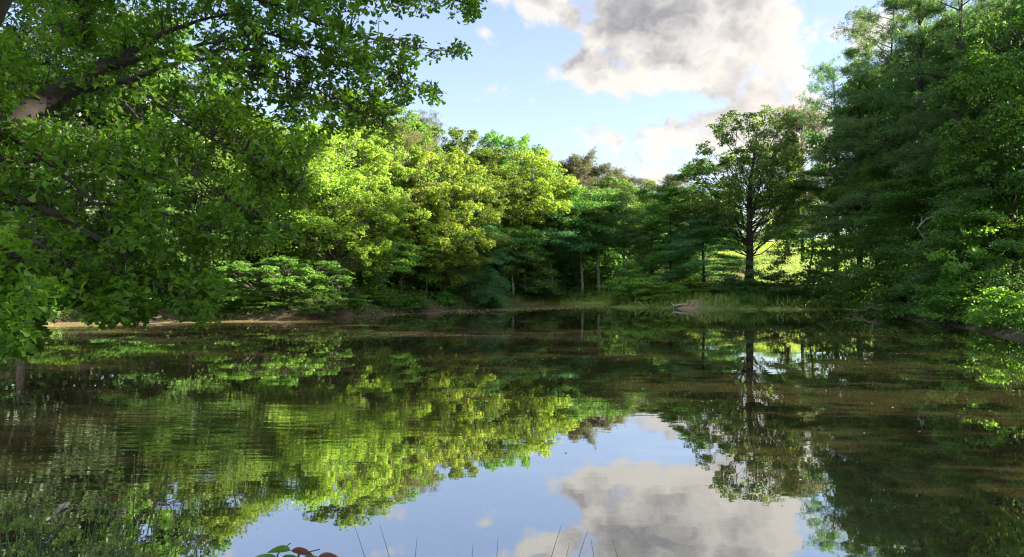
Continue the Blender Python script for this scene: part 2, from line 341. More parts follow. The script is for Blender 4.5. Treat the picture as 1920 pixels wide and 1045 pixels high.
# ------------------------------------------------------------------ leaves and trees
def unit(v): return v / (np.linalg.norm(v, axis=-1, keepdims=True) + 1e-9)
def leaf_quads(pos, nrm, L, rg, aspect=.6, axis=None, bend=.15):
    """one diamond-shaped leaf per position"""
    n = len(pos); nrm = unit(nrm)
    if axis is None: axis = rg.normal(size=(n, 3))
    ax = unit(axis - nrm * np.sum(axis * nrm, 1)[:, None]); sd = np.cross(nrm, ax)
    L = np.broadcast_to(L, (n,))[:, None]
    a = pos - ax * L * .5; c_ = pos + ax * L * .5 - nrm * L * bend
    b = pos + sd * L * aspect * .5 + ax * L * .06; d = pos - sd * L * aspect * .5 + ax * L * .06
    V = np.stack([a, b, c_, d], 1).reshape(-1, 3)
    return V, np.arange(4 * n).reshape(n, 4)
def grow(seed, H=15., reach=4.5, base=.22, nl=34, tw=6, cl=3, nleaf=42, L=.17, aspect=.62, crad=.42, flat=.55, el=(R(5), R(55)), droop=.25,
         prof='round', trunk_r=.19, lean=(0, 0), kind='leaf', gap=0.0, wob=.25, twl=.38, one_side=None, top=1.0, trunk_top=.93):
    rg = np.random.default_rng(seed); T = Tubes()
    k = 12; tt = np.linspace(0, 1, k)
    w1, w2 = rg.normal(size=(2, 2)) * wob
    tx = lean[0] * tt ** 1.4 + w1[0] * np.sin(tt * 5) * tt + w2[0] * np.sin(tt * 9 + 1) * .4 * tt
    ty = lean[1] * tt ** 1.4 + w1[1] * np.sin(tt * 4.3) * tt + w2[1] * np.sin(tt * 8 + 2) * .4 * tt
    tp = np.stack([tx, ty, tt * H * trunk_top - .4 * (tt == 0)], 1)
    tr = trunk_r * (1 - .88 * tt) * np.where(tt < .05, 1.35, 1.0)
    T.add(tp, tr, 8)
    C, CD, CT = [], [], []          # cluster centres, outward directions, tints
    az = rg.uniform(0, 6.28)
    for i in range(nl):
        u = (i + rg.uniform(0, 1)) / nl; f = base + (trunk_top * .98 - base) * u
        if rg.uniform() < gap: az += 2.4; continue
        p0 = np.array([np.interp(f / 1.0, tt * trunk_top, tp[:, j]) for j in range(3)])
        az += 2.4 + rg.normal() * .35
        if one_side is not None: az_ = one_side + ((az % 6.28) - 3.14) * .45
        else: az_ = az
        if prof == 'round': pr = math.sqrt(max(.06, 1 - (1.75 * u - .80) ** 2))
        elif prof == 'cone': pr = (1 - u) ** .75 * .95 + .10
        elif prof == 'dome': pr = math.sqrt(max(.05, 1 - u ** 2.2)) * (.72 + .28 * min(1, u * 4))
        elif prof == 'vase': pr = .35 + .65 * math.sin(min(1, u * 1.15) * math.pi * .62) if u < .9 else .6
        else: pr = .75 + .5 * math.sin(u * 9 + seed) * .4 + .2 * (1 - u)
        r = reach * pr * rg.uniform(.72, 1.12)
        e = el[0] + (el[1] - el[0]) * u + rg.normal() * .12
        dr = droop * rg.uniform(.6, 1.4)
        hd = np.array([math.cos(az_), math.sin(az_), 0]); sdv = np.array([-hd[1], hd[0], 0])
        ss = np.linspace(0, 1, 6); bendy = rg.normal() * .12
        lp = p0 + r * (hd * (ss * math.cos(e * .6))[:, None] + sdv * (bendy * ss ** 2)[:, None])
        lp[:, 2] += r * (math.tan(min(e, 1.2)) * .75 * ss - dr * ss ** 2)
        r0 = max(.018, trunk_r * (1 - .8 * f) * .42)
        T.add(lp, r0 * (1 - .85 * ss), 5, False)
        tint0 = rg.uniform(.2, .8)
        for q in range(tw):
            s0 = rg.uniform(.28, 1.0) if q else 1.0
            b0 = np.array([np.interp(s0, ss, lp[:, j]) for j in range(3)])
            sgn = 1 if q % 2 else -1
            ang = rg.uniform(.5, 1.15) * sgn if q else rg.normal() * .2
            dv = hd * math.cos(ang) + sdv * math.sin(ang); dv[2] = math.tan(e) * .3 - dr * s0 * .9 + rg.normal() * .18
            tl = r * twl * (1.25 - .7 * s0) * rg.uniform(.6, 1.2) + .25
            s3 = np.linspace(0, 1, 3)
            tpnt = b0 + dv * tl * s3[:, None]; tpnt[:, 2] -= dr * .3 * tl * s3 ** 2
            if q: T.add(tpnt, max(.008, r0 * .3) * (1 - .8 * s3), 3, False)
            for w in range(cl):
                s1 = (w + rg.uniform(.3, 1.0)) / cl
                cc = b0 + dv * tl * s1; cc[2] -= dr * .3 * tl * s1 ** 2
                C.append(cc); CD.append(dv * .6 + hd * .4); CT.append(np.clip(tint0 + rg.normal() * .18, 0, 1))
    for q in range(max(3, nl // 8)):      # the leader's tip
        C.append(tp[-1] + rg.normal(size=3) * np.array([.35, .35, .5]) * reach * .13 + np.array([0, 0, H * (1 - trunk_top) * .6])); CD.append(np.array([0, 0, 1.])); CT.append(rg.uniform(.4, .9))
    C = np.array(C); CD = unit(np.array(CD)); CT = np.array(CT); nc = len(C)
    size = rg.uniform(.65, 1.35, nc)
    if kind == 'leaf':
        idx = np.repeat(np.arange(nc), nleaf); n = len(idx)
        off = rg.normal(size=(n, 3)) * np.array([1, 1, flat]) * (crad * size[idx])[:, None] * .62
        ps = C[idx] + off
        outw = unit(ps - np.array([lean[0] * .5, lean[1] * .5, H * .5]))
        nrm = np.array([0, 0, .55]) + outw * .45 + rg.normal(size=(n, 3)) * .6
        LL = L * rg.uniform(.7, 1.3, n)
        V, Fq = leaf_quads(ps, nrm, LL, rg, aspect)
    else:
        idx = np.repeat(np.arange(nc), nleaf); n = len(idx)
        sub = rg.integers(0, 5, n)                       # five tufts round each twig end
        tofs = rg.normal(size=(nc, 5, 3)) * np.array([1, 1, flat]) * crad * .6
        cen = C[idx] + tofs[idx, sub]
        dr_ = unit(rg.normal(size=(n, 3)) + CD[idx] * .7 + np.array([0, 0, .35]))
        LL = L * rg.uniform(.7, 1.25, n)
        ps = cen + dr_ * LL[:, None] * .5
        V, Fq = leaf_quads(ps, rg.normal(size=(n, 3)), LL, rg, aspect, dr_, .08)
    tint = np.repeat(np.clip(CT[idx] + rg.normal(size=n) * .2, 0, 1), 4)
    rr = np.hypot(V[:, 0], V[:, 1])
    lo, hi = np.percentile(V[:, 0], [1.5, 98.5])
    return dict(T=T, V=V, F=Fq, tint=tint, H=float(np.percentile(V[:, 2], 99.7)), W=float(hi - lo), cache={})
def clumps(seed, H=17., reach=4.8, low=.25, nc=60, cr=1.0, nleaf=620, L=.19, trunk_r=.26, wob=.3, shell=.78, lean=(0, 0), up=.45, inner=.25, squash=.75, thin=1.0):
    """a crown of rounded clumps, each on the end of its own limb, its leaves on the clump's outer and upper side"""
    rg = np.random.default_rng(seed); T = Tubes(); k = 12; tt = np.linspace(0, 1, k)
    w1, w2 = rg.normal(size=(2, 2)) * wob
    tp = np.stack([lean[0] * tt ** 1.3 + w1[0] * np.sin(tt * 4.5) * tt + w2[0] * np.sin(tt * 9) * .4 * tt, lean[1] * tt ** 1.3 + w1[1] * np.sin(tt * 4) * tt + w2[1] * np.sin(tt * 8) * .4 * tt, tt * H * .86 - .4 * (tt == 0)], 1)
    T.add(tp, trunk_r * (1 - .85 * tt) * np.where(tt < .05, 1.4, 1.0), 9)
    zc = H * (low + 1) / 2; hz_ = H * (1 - low) / 2 - cr * .6; C = []
    tries = 0
    while len(C) < nc and tries < 6000:
        tries += 1
        o = unit(rg.normal(size=3)); rad = 1.0 if rg.uniform() > inner else rg.uniform(.35, .8)
        bot = 1.0 if o[2] > -.2 else rg.uniform(.6, 1.05)
        c_ = np.array([o[0] * (reach - cr * .7) * rad, o[1] * (reach - cr * .7) * rad, zc + o[2] * hz_ * rad * bot]) * np.array([rg.uniform(.85, 1.08), rg.uniform(.85, 1.08), 1])
        if all(np.linalg.norm((c_ - q) / np.array([1, 1, squash])) > cr * .92 for q in C): C.append(c_)
    C = np.array(C); nc = len(C); size = rg.uniform(.7, 1.3, nc) * cr
    for c_ in C:
        f = np.clip((c_[2] - up * np.hypot(c_[0], c_[1]) - .5 + rg.normal() * H * .03) / (H * .86), .18, .97)
        p0 = np.array([np.interp(f, tt, tp[:, j]) for j in range(3)]); s_ = np.linspace(0, 1, 6)[:, None]
        p = p0 + (c_ - p0) * s_ + np.array([rg.normal() * .06, rg.normal() * .06, -.05 - .14 * rg.uniform()]) * np.linalg.norm(c_ - p0) * np.sin(s_ * np.pi) + rg.normal(size=(6, 3)) * .09 * np.sin(s_ * np.pi)
        T.add(p, max(.03, trunk_r * .38 * thin * (1 - .6 * f)) * (1 - .8 * s_[:, 0]), 5, False)
        for q in range(4):
            e = c_ + unit(rg.normal(size=3) + np.array([0, 0, .5])) * cr * .7
            T.add(np.array([p[3 + q % 2], (p[4] + e) / 2 + rg.normal(size=3) * .06, e]), np.array([.022, .014, .006]), 3, False)
    # every clump is itself a handful of smaller sprays
    sub = 9; so = unit(rg.normal(size=(nc, sub, 3)) + np.array([0, 0, .35])) * rg.uniform(.45, .95, (nc, sub, 1)); so[..., 2] *= squash
    SC = (C[:, None] + so * size[:, None, None]).reshape(-1, 3); ST = np.clip(np.repeat(rg.uniform(.25, .75, nc), sub) + rg.normal(size=nc * sub) * .15, 0, 1)
    SZ = np.repeat(size, sub) * rg.uniform(.32, .55, nc * sub)
    m_ = nleaf // sub; idx = np.repeat(np.arange(nc * sub), m_); n = len(idx)
    o = unit(rg.normal(size=(n, 3)) + np.array([0, 0, .45])); rad = (shell + (1.08 - shell) * rg.uniform(0, 1, n)) * rg.uniform(.5, 1, n) ** .4
    ps = SC[idx] + o * (rad * SZ[idx])[:, None] * np.array([1, 1, squash])
    nrm = o * .8 + np.array([0, 0, .35]) + rg.normal(size=(n, 3)) * .5
    V, Fq = leaf_quads(ps, nrm, L * rg.uniform(.7, 1.3, n), rg, .62)
    lo, hi = np.percentile(V[:, 0], [1.0, 99.0])
    return dict(T=T, V=V, F=Fq, tint=np.repeat(np.clip(ST[idx] + rg.normal(size=n) * .18, 0, 1), 4), H=float(np.percentile(V[:, 2], 98.8)), W=float(hi - lo), cache={})
def variants(p, leaf, bark):
    key = (leaf, bark)
    if key not in p['cache']:
        p['cache'][key] = (p['T'].mesh('trunk', M[bark]), mesh('crown', p['V'], p['F'], M[leaf], p['tint']))
    return p['cache'][key]
PR = {}
PR['round_a'] = grow(1, 14, 4.6, .16, 46, 8, 3, 56, crad=.6, flat=.8, droop=.35, prof='round')
PR['round_b'] = grow(2, 14, 4.4, .18, 44, 8, 3, 56, crad=.58, flat=.75, droop=.5, prof='round', el=(R(5), R(50)))
PR['oak_a'] = clumps(3, 17, 4.8, .14, 95, 1.0, 560)
PR['oak_b'] = clumps(4, 17, 4.6, .16, 80, 1.12, 640, squash=.7)
PR['round_c'] = clumps(24, 14, 4.4, .06, 120, .78, 470, L=.16, trunk_r=.19, squash=.8, inner=.3)
PR['layer_a'] = grow(5, 13, 4.0, .26, 30, 7, 3, 50, L=.16, crad=.5, flat=.4, droop=.35, prof='round', trunk_r=.12, el=(R(10), R(40)), wob=.5)
PR['layer_b'] = grow(6, 13, 4.2, .30, 28, 7, 3, 50, L=.16, crad=.5, flat=.4, droop=.45, prof='dome', trunk_r=.11, el=(R(12), R(35)), wob=.6)
PR['cove_a'] = grow(35, 14, 3.8, .44, 26, 7, 3, 54, L=.17, crad=.55, flat=.6, droop=.3, prof='round', trunk_r=.15, el=(R(10), R(45)), wob=.5)
PR['cove_b'] = grow(36, 14, 3.8, .40, 26, 7, 3, 54, L=.17, crad=.55, flat=.5, droop=.4, prof='dome', trunk_r=.14, el=(R(12), R(45)), wob=.8)
PR['low'] = clumps(44, 4.6, 3.6, .02, 90, .55, 330, L=.15, trunk_r=.09, squash=.55, inner=.35, wob=.2)
PR['airy'] = clumps(31, 17, 5.0, .18, 130, .84, 225, L=.2, trunk_r=.36, wob=.4, squash=.8, inner=.4, lean=(.4, 0), up=.9, thin=.55)
PR['pine_a'] = grow(8, 21, 3.9, .34, 34, 7, 3, 62, L=.28, aspect=.085, crad=.42, flat=.6, droop=.05, prof='round', trunk_r=.24, el=(R(0), R(45)), kind='pine', gap=.1, wob=.12)
PR['pine_b'] = grow(9, 21, 4.2, .24, 38, 7, 3, 62, L=.28, aspect=.085, crad=.42, flat=.5, droop=.18, prof='cone', trunk_r=.25, el=(R(5), R(45)), kind='pine', gap=.1, wob=.12)
PR['pine_c'] = grow(10, 19, 3.6, .48, 26, 7, 3, 60, L=.28, aspect=.085, crad=.45, flat=.6, droop=.0, prof='round', trunk_r=.2, el=(R(5), R(50)), kind='pine', gap=.12, wob=.15)
PR['pine_d'] = grow(19, 19, 3.9, .2, 46, 8, 3, 60, L=.34, aspect=.12, crad=.6, flat=.8, droop=.0, prof='round', trunk_r=.2, el=(R(5), R(55)), kind='pine', wob=.15)
PR['bough_a'] = grow(11, 15, 5.4, .10, 44, 8, 3, 56, L=.16, crad=.5, flat=.5, droop=.55, prof='dome', trunk_r=.17, el=(R(15), R(50)), twl=.33)
PR['bough_b'] = grow(12, 14, 5.0, .08, 44, 8, 3, 56, L=.16, crad=.52, flat=.5, droop=.6, prof='dome', trunk_r=.16, el=(R(20), R(55)), twl=.33)
PR['shrub_a'] = grow(13, 2.4, 1.25, .06, 18, 5, 2, 26, L=.13, crad=.22, flat=.7, droop=.15, prof='dome', trunk_r=.035, el=(R(30), R(65)), wob=.1)
PR['shrub_b'] = grow(14, 2.2, 1.35, .05, 20, 5, 2, 26, L=.15, crad=.24, flat=.6, droop=.25, prof='dome', trunk_r=.035, el=(R(25), R(60)), wob=.1)
PR['sapling'] = grow(15, 4.2, 1.2, .2, 16, 4, 2, 22, L=.17, crad=.24, flat=.5, droop=.2, prof='round', trunk_r=.035, el=(R(15), R(50)), wob=.2)
TREE_AT = []
def tree(name, label, cat, proto, leaf, px, d, top, width, group, bark='bark', rot=0.0, base_py=None):
    p = PR[proto]; x = (px - 960) / F * d; z0 = gz(x, d)
    if z0 < 0: z0 = -.05
    zt = EYE + (522.5 - top) / F * d
    sz = (zt - z0) / p['H']; sx = width / F * d / p['W']
    r = thing(name, label, cat, (x, d, z0), rot, group, (sx, sx, sz))
    tm, cm = variants(p, leaf, bark)
    link('trunk', tm, r); link('crown', cm, r)
    return r
GL, GB, GC, GF, GR = 'trees along the left shore', 'trees rising behind the left shore', 'trees at the dark end of the pond', 'grey pines far behind the end of the pond', 'trees along the right shore'
BT, PT = 'broadleaf_tree', 'pine_tree'
rows = [
 # --- left shore, front row
 (BT, 'dark green tree on the far left bank, leftmost behind the hanging oak branches', 'oak_b', 'deep', 40, 43, 90, 300, GL),
 (BT, 'tall green tree behind the oak branches, seen just right of the leaning trunk', 'round_a', 'deep', 160, 45, -10, 330, GL),
 (BT, 'mid green tree behind the densest part of the hanging oak branches', 'oak_a', 'green', 290, 46, 40, 270, GL),
 (BT, 'shaded low tree above the tan streak of pollen on the water', 'layer_a', 'dark', 360, 42.5, 330, 230, GL),
 (BT, 'bright tree whose top shows behind the lower fringe of the oak branches', 'round_b', 'oak', 440, 45, 190, 220, GL),
 (BT, 'low bright spreading tree leaning right over the left water edge', 'low', 'fresh', 532, 41.2, 484, 205, GL),
 (BT, 'sunlit yellow green tree rising straight behind the low spreading one', 'round_b', 'yellow', 565, 47, 240, 250, GL),
 (BT, 'brightest yellow green tree with a full crown nearly down to the bank', 'round_c', 'yellow', 632, 45.5, 255, 220, GL),
 (BT, 'slim tree with dark green layers just right of the brightest yellow tree', 'layer_b', 'fresh', 715, 48.5, 395, 130, GL),
 (BT, 'thin pale stemmed tree leaning over the left bank below the yellow crowns', 'layer_a', 'fresh', 800, 52.5, 420, 130, GL),
 (BT, 'large yellow green tree whose boughs slope down to the right in full sun', 'round_c', 'yellow', 835, 54, 292, 205, GL),
 (BT, 'yellow green tree half hidden between the olive pine and the brightest tree', 'round_c', 'yellow', 715, 52.5, 250, 200, GL),
 (BT, 'blue green tree drooping to the water at the point of the left shore', 'bough_a', 'blue', 885, 56.5, 395, 140, GL),
 (PT, 'olive brown pine with a straight dark trunk among the yellow trees', 'pine_a', 'olive', 752, 52.5, 232, 120, GL),
 # --- behind the left shore
 (BT, 'tall green tree on the slope behind the brightest yellow tree', 'oak_a', 'oak', 650, 58, 185, 260, GB),
 (BT, 'round topped green tree left of the lone pine top on the skyline', 'oak_b', 'oak', 725, 63, 205, 190, GB),
 (PT, 'lone dark pine top standing above the green crowns on the left skyline', 'pine_c', 'grey', 795, 72, 203, 85, GB),
 (BT, 'green tree under the lone pine top', 'oak_a', 'oak', 800, 66, 243, 150, GB),
 (BT, 'green tree with a clumpy top just right of the lone pine top', 'oak_b', 'oak', 868, 69, 248, 130, GB),
 (BT, 'smaller pale green tree top on the skyline, third right of the lone pine', 'oak_a', 'fresh', 925, 76, 256, 100, GB),
 (BT, 'round green tree top on the skyline above the big sunlit oak', 'oak_b', 'fresh', 972, 78, 262, 105, GB),
 (BT, 'small round tree top at the right end of the green skyline', 'oak_a', 'green', 1012, 80, 282, 85, GB),
 (BT, 'big sunlit oak with a broad yellow green crown left of the grey pines', 'oak_b', 'yellow', 995, 69, 290, 175, GB),
 (BT, 'sunlit oak with deep clefts between clumps, left neighbour of the big oak', 'oak_a', 'oak', 925, 68, 285, 170, GB),
 (BT, 'shaded oak behind the sloping boughs of the large yellow tree', 'oak_b', 'green', 870, 64, 318, 130, GB),
 # --- dark end of the pond
 (BT, 'mid green tree with a hanging crown in front of the big sunlit oak', 'bough_b', 'green', 985, 66.5, 400, 115, GC),
 (BT, 'slender tree with a bowed pale trunk and blue green layers, at the waterline', 'cove_b', 'blue', 1037, 68.2, 372, 140, GC),
 (BT, 'dark green tree with a thin straight trunk left of the pond inlet', 'cove_a', 'dark', 1092, 70, 356, 140, GC),
 (BT, 'dark green tree with a pale thin trunk in the middle of the dark inlet', 'cove_b', 'dark', 1122, 71.5, 362, 140, GC),
 (BT, 'dark leafy tree overhanging the right side of the inlet', 'cove_a', 'dark', 1172, 73, 352, 130, GC),
 (BT, 'dim low tree deep in the inlet behind the bowed pale trunk', 'bough_b', 'dark', 1060, 78, 440, 150, GC),
 (BT, 'dim tree with a bare lower trunk left of the bowed pale trunk', 'cove_a', 'dark', 962, 64.5, 430, 100, GC),
 # --- far pines
 (PT, 'tallest of the grey brown pines at the middle of the skyline', 'pine_d', 'grey', 1073, 88, 288, 100, GF),
 (PT, 'grey brown pine right of the tallest one, with a wide flat top', 'pine_d', 'grey', 1128, 92, 306, 110, GF),
 (PT, 'grey pine dipping towards the lowest notch of the skyline', 'pine_d', 'grey', 1170, 94, 328, 95, GF),
 (BT, 'small yellow green tree in the lowest notch of the skyline', 'oak_a', 'oak', 1213, 96, 342, 70, GF),
 (PT, 'sparse pine top right of the lowest notch of the skyline', 'pine_d', 'grey', 1262, 92, 326, 90, GF),
 (PT, 'grey pine half hidden by the right edge of the big sunlit oak', 'pine_d', 'grey', 1047, 90, 300, 80, GF),
 (PT, 'grey pine filling the dip between the two tallest grey pines', 'pine_d', 'grey', 1102, 98, 312, 90, GF),
 (BT, 'green tree top under the grey pines at the middle of the skyline', 'oak_b', 'green', 1145, 86, 338, 110, GF),
 (PT, 'grey pine behind and below the two tall grey pines', 'pine_b', 'grey', 1100, 84, 340, 90, GF),
 # --- right of centre
 (PT, 'soft green pine with hanging boughs behind the grassy point', 'pine_b', 'needle', 1222, 68, 395, 125, GR),
 (BT, 'green tree with a thin grey trunk standing behind the grassy point', 'bough_a', 'green', 1258, 66, 352, 140, GR),
 (BT, 'broad dark oak left of the tall airy tree', 'oak_a', 'dark', 1318, 68, 312, 165, GR),
 (BT, 'low dark green tree spreading over the start of the sandy path', 'bough_b', 'blue', 1320, 63, 408, 170, GR),
 (BT, 'tall airy tree with a stout dark trunk at the top of the sandy path', 'airy', 'oak', 1405, 61, 215, 200, GR),
 (BT, 'layered tree behind the tall airy one, over the sunlit lawn', 'layer_a', 'dark', 1472, 72, 335, 120, GR),
 (PT, 'pine with a sparse brown top between the airy tree and the wall of pines', 'pine_d', 'grey', 1505, 70, 195, 125, GR),
 (PT, 'dark pine close behind the right side of the tall airy tree', 'pine_b', 'needle', 1478, 76, 262, 120, GR),
 (BT, 'dark tree with a straight trunk on the bank, right of the airy tree', 'layer_b', 'dark', 1515, 58.5, 330, 170, GR),
 (PT, 'dark pine at the left edge of the tall right hand wood', 'pine_a', 'needle', 1568, 60, 112, 130, GR),
 (PT, 'pine stepping up behind the left edge of the right hand wood', 'pine_b', 'needle', 1612, 57, 60, 160, GR),
 (PT, 'pine with a forked dark top, tallest on the sloping right skyline', 'pine_a', 'needle', 1668, 54, -20, 190, GR),
 (BT, 'leafy tree with long boughs reaching left over the fallen log', 'bough_a', 'green', 1660, 49.5, 300, 210, GR),
 (PT, 'big pine with horizontal boughs in the middle of the right hand wood', 'pine_b', 'needle', 1725, 46, -90, 300, GR),
 (BT, 'shaded leafy tree drooping to the water right of the fallen log', 'bough_b', 'green', 1735, 42.5, 330, 240, GR),
 (PT, 'pine with airy gaps of sky near the top right corner', 'pine_a', 'needle', 1800, 42, -140, 260, GR),
 (BT, 'fresh green slender tree on the right bank, brightest of the shaded ones', 'sapling', 'bright', 1805, 35.6, 372, 120, GR),
 (BT, 'tall leafy tree with light green sprays at the right edge of the picture', 'oak_b', 'green', 1905, 36, 40, 260, GR),
 (BT, 'dark leafy tree low at the right edge behind the round bright shrub', 'bough_a', 'dark', 1850, 36, 310, 250, GR),
 (PT, 'pine at the right edge whose trunk leaves the top of the picture', 'pine_b', 'needle', 1890, 44, -160, 280, GR),
 (BT, 'deep shaded tree behind the big pine of the right hand wood', 'oak_a', 'dark', 1770, 52, 60, 260, GR),
 (BT, 'deep shaded tree behind the leafy boughs over the fallen log', 'oak_b', 'dark', 1645, 57, 190, 180, GR),
]
rnd = random.Random(5)
for (nm, lb, pr, lf, px, d, top, wd, grp) in rows:
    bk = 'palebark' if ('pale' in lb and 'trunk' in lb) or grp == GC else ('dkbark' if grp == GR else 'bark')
    tree(nm, lb, 'tree', pr, lf, px, d, top, wd, grp, bk, rnd.uniform(0, 6.28))
# ------------------------------------------------------------------ woodland mass behind (one mass nobody could count)
rg = np.random.default_rng(77)
Vs, Fs, Ts, n0 = [], [], [], 0
spots = []
for px in range(-150, 1010, 45):
    for d, top in ((62, 330), (80, 300)):
        if px > 850 and d < 70: continue
        spots.append((px + rg.uniform(-20, 20), d + max(0, px - 500) * .02 + rg.uniform(-3, 3), max(60, top - max(0, 520 - px) * .45) + rg.uniform(-15, 15)))
for px in range(1000, 1340, 26): spots += [(px, 84 + rg.uniform(-3, 3), 425 + rg.uniform(-25, 25)), (px + 10, 100, 362 + rg.uniform(-12, 15))]
for px in range(1610, 2150, 45): spots += [(px, 58 - (px - 1620) * .04 + rg.uniform(-2, 2), 120 - (px - 1620) * .45 + rg.uniform(-30, 30))]
for (x, y, h) in ((20, 7, 17), (21, 11.5, 20), (22, 16, 20), (24, 21, 20), (19, 2, 16.5), (21, 4.5, 18.5), (25, 26, 20), (33, 31, 22), (30, 24, 21), (38, 36, 22)): spots.append((960 + F * x / y, y, 522 - (h - EYE + .5) * F / y))  # unseen right bank trees, added to shade the oak, near water and right edge
base_p = [PR['oak_a'], PR['oak_b'], PR['round_a']]
for i, (px, d, top) in enumerate(spots):
    p = base_p[i % 3]; x = (px - 960) / F * d; z0 = gz(x, d); h = EYE + (522 - top) / F * d - z0
    nl = len(p['F']); pick = rg.choice(nl, 9000, replace=False)
    v = p['V'].reshape(nl, 4, 3)[pick]; c_ = v.mean(1, keepdims=True); v = c_ + (v - c_) * 1.7
    sz = h / p['H']; a = rg.uniform(0, 6.28); ca, sa = math.cos(a), math.sin(a)
    v = v * np.array([.85, .85, sz]); z = v[..., 2] * .96
    v = np.stack([x + v[..., 0] * ca - v[..., 1] * sa, d + v[..., 0] * sa + v[..., 1] * ca, z0 + z], -1).reshape(-1, 3)
    Vs.append(v); Fs.append(np.arange(len(v)).reshape(-1, 4) + n0); n0 += len(v); Ts.append(p['tint'].reshape(nl, 4)[pick].ravel())
tag(link('woodland', mesh('woodland', np.concatenate(Vs), np.concatenate(Fs), M['dark'], np.concatenate(Ts))), 'dense dark woodland behind the shore trees, and unseen trees added for shade', 'woodland', None, 'stuff')
# trees beyond the lawn, lit from behind
for (lb, pr, lf, px, d, top, wd) in [('sunlit yellow bush at the far edge of the lawn, left of the straight trunk', 'round_c', 'yellow', 1455, 108, 432, 80),
        ('sunlit bush at the far edge of the lawn, right of the straight trunk', 'round_c', 'yellow', 1545, 112, 452, 80), ('sunlit bush at the far edge of the lawn, behind the tall airy tree', 'round_b', 'yellow', 1395, 106, 442, 80),
        ('sunlit bush at the far edge of the lawn, hidden half by the straight trunk', 'round_b', 'yellow', 1505, 115, 462, 70), ('bush at the right end of the lawn, under the dark pines', 'round_c', 'oak', 1595, 112, 450, 80)]:
    tree('bush', lb, 'bush', pr, lf, px, d, top, wd, 'bushes beyond the lawn', rot=1.0)
# ------------------------------------------------------------------ shrubs
shr = [('bright shrub at the tip of the grassy point', 'shrub_a', 'bright', 1166, 58.6, 522, 66), ('bright shrub second from the tip of the grassy point', 'shrub_b', 'bright', 1202, 58.4, 518, 76),
 ('leafy shrub in the middle of the grassy point', 'shrub_a', 'bright', 1240, 57.6, 528, 72), ('small upright sapling with pale leaves on the grassy point', 'sapling', 'bright', 1178, 62, 488, 55),
 ('yellowish shrub where the sandy path meets the grassy point', 'shrub_a', 'bright', 1268, 57, 533, 40), ('green shrub above the bleached branch', 'shrub_b', 'green', 1300, 59, 530, 80),
 ('dark shrub at the foot of the tall airy tree', 'shrub_b', 'blue', 1385, 57.5, 520, 90), ('dark rounded shrub between the airy tree and the straight trunk', 'shrub_a', 'dark', 1460, 56.5, 508, 110),
 ('dark shrub right of the straight trunk', 'shrub_b', 'dark', 1560, 56.5, 505, 110), ('low shrub on the bank below the straight trunk', 'shrub_a', 'dark', 1500, 55.5, 540, 80),
 ('round bright shrub leaning over the water at the right edge of the pond', 'shrub_b', 'bright', 1888, 29.8, 540, 110), ('leafy shrub hanging to the water left of the round bright one', 'shrub_a', 'fresh', 1770, 35, 520, 110),
 ('broad shrub on the waterline right of the fallen log', 'shrub_b', 'green', 1715, 41, 512, 120), ('fresh green shrub under the brightest yellow tree', 'shrub_b', 'fresh', 690, 46.5, 545, 60),
 ('round leafy shrub at the foot of the thin pale stems', 'shrub_a', 'fresh', 835, 52.3, 545, 36), ('bluish shrub touching the water at the point of the left shore', 'shrub_b', 'blue', 915, 58, 545, 60),
 ('small shrub at the waterline left of the olive pine trunk', 'shrub_a', 'fresh', 728, 47.2, 560, 46), ('small yellowish shrub right of the low spreading tree', 'shrub_a', 'oak', 615, 42.6, 560, 60),
 ('shaded shrub on the bank under the oak fringe', 'shrub_b', 'green', 330, 40.5, 540, 110), ('shaded shrub at the left end of the bank', 'shrub_a', 'green', 150, 40, 520, 130),
 ('leafy shrub overhanging the left waterline, right of the tan pollen streak', 'shrub_b', 'green', 430, 41, 525, 120), ('dark shrub at the waterline under the left end of the oak fringe', 'shrub_b', 'dark', 240, 39.6, 545, 100), ('low weedy shrub on the waterline, midway along the left bank', 'shrub_a', 'green', 770, 48.7, 556, 55),
 ('weedy shrub on the slope behind the olive pine trunk', 'shrub_b', 'green', 790, 54, 525, 80), ('green shrub on the waterline just right of the low spreading tree', 'low', 'green', 590, 41.3, 550, 95), ('green shrub on the waterline under the left side of the low spreading tree', 'shrub_b', 'green', 492, 40.7, 552, 85),
 ('dim shrub at the foot of the brightest yellow tree', 'shrub_b', 'dark', 655, 44.5, 545, 70), ('dim shrub at the foot of the pale trunk', 'shrub_b', 'dark', 1010, 66.5, 540, 80), ('dim shrub in the middle of the dark inlet', 'shrub_b', 'dark', 1068, 69, 552, 60)]
for (lb, pr, lf, px, d, top, wd) in shr:
    nm = 'sapling' if pr == 'sapling' else 'shrub'
    tree(nm, lb, nm, pr, lf, px, d, top, wd, 'shrubs round the pond', rot=rnd.uniform(0, 6.28))
# ------------------------------------------------------------------ ground cover
def blades(name, pts, h, w, mat, seed, lean=.5):
    rg = np.random.default_rng(seed); n = len(pts); L = h * rg.uniform(.5, 1.25, n)
    ax = unit(np.array([0, 0, 1.]) + rg.normal(size=(n, 3)) * np.array([lean, lean, .1])); nr = np.cross(ax, rg.normal(size=(n, 3)))
    V, Fq = leaf_quads(pts + ax * L[:, None] * .45, nr, L, rg, w, ax, .12)
    return mesh(name, V, Fq, mat, np.repeat(np.clip(rg.normal(.5, .25, n), 0, 1), 4))
def scatter(n, x0, x1, y0, y1, ok, seed):
    rg = np.random.default_rng(seed); x = rg.uniform(x0, x1, n); y = rg.uniform(y0, y1, n); d = shore_dist(x, y); k = ok(x, y, d) & (d > .05)
    x, y = x[k], y[k]; return np.stack([x, y, ground_z(x, y)], 1)
p1 = scatter(9000, 7.5, 27, 53, 62, lambda x, y, d: (d < 3.2) & (np.sin(x * 2.1 + y) + np.sin(x * .8 - y * 1.7) > -.8), 21)
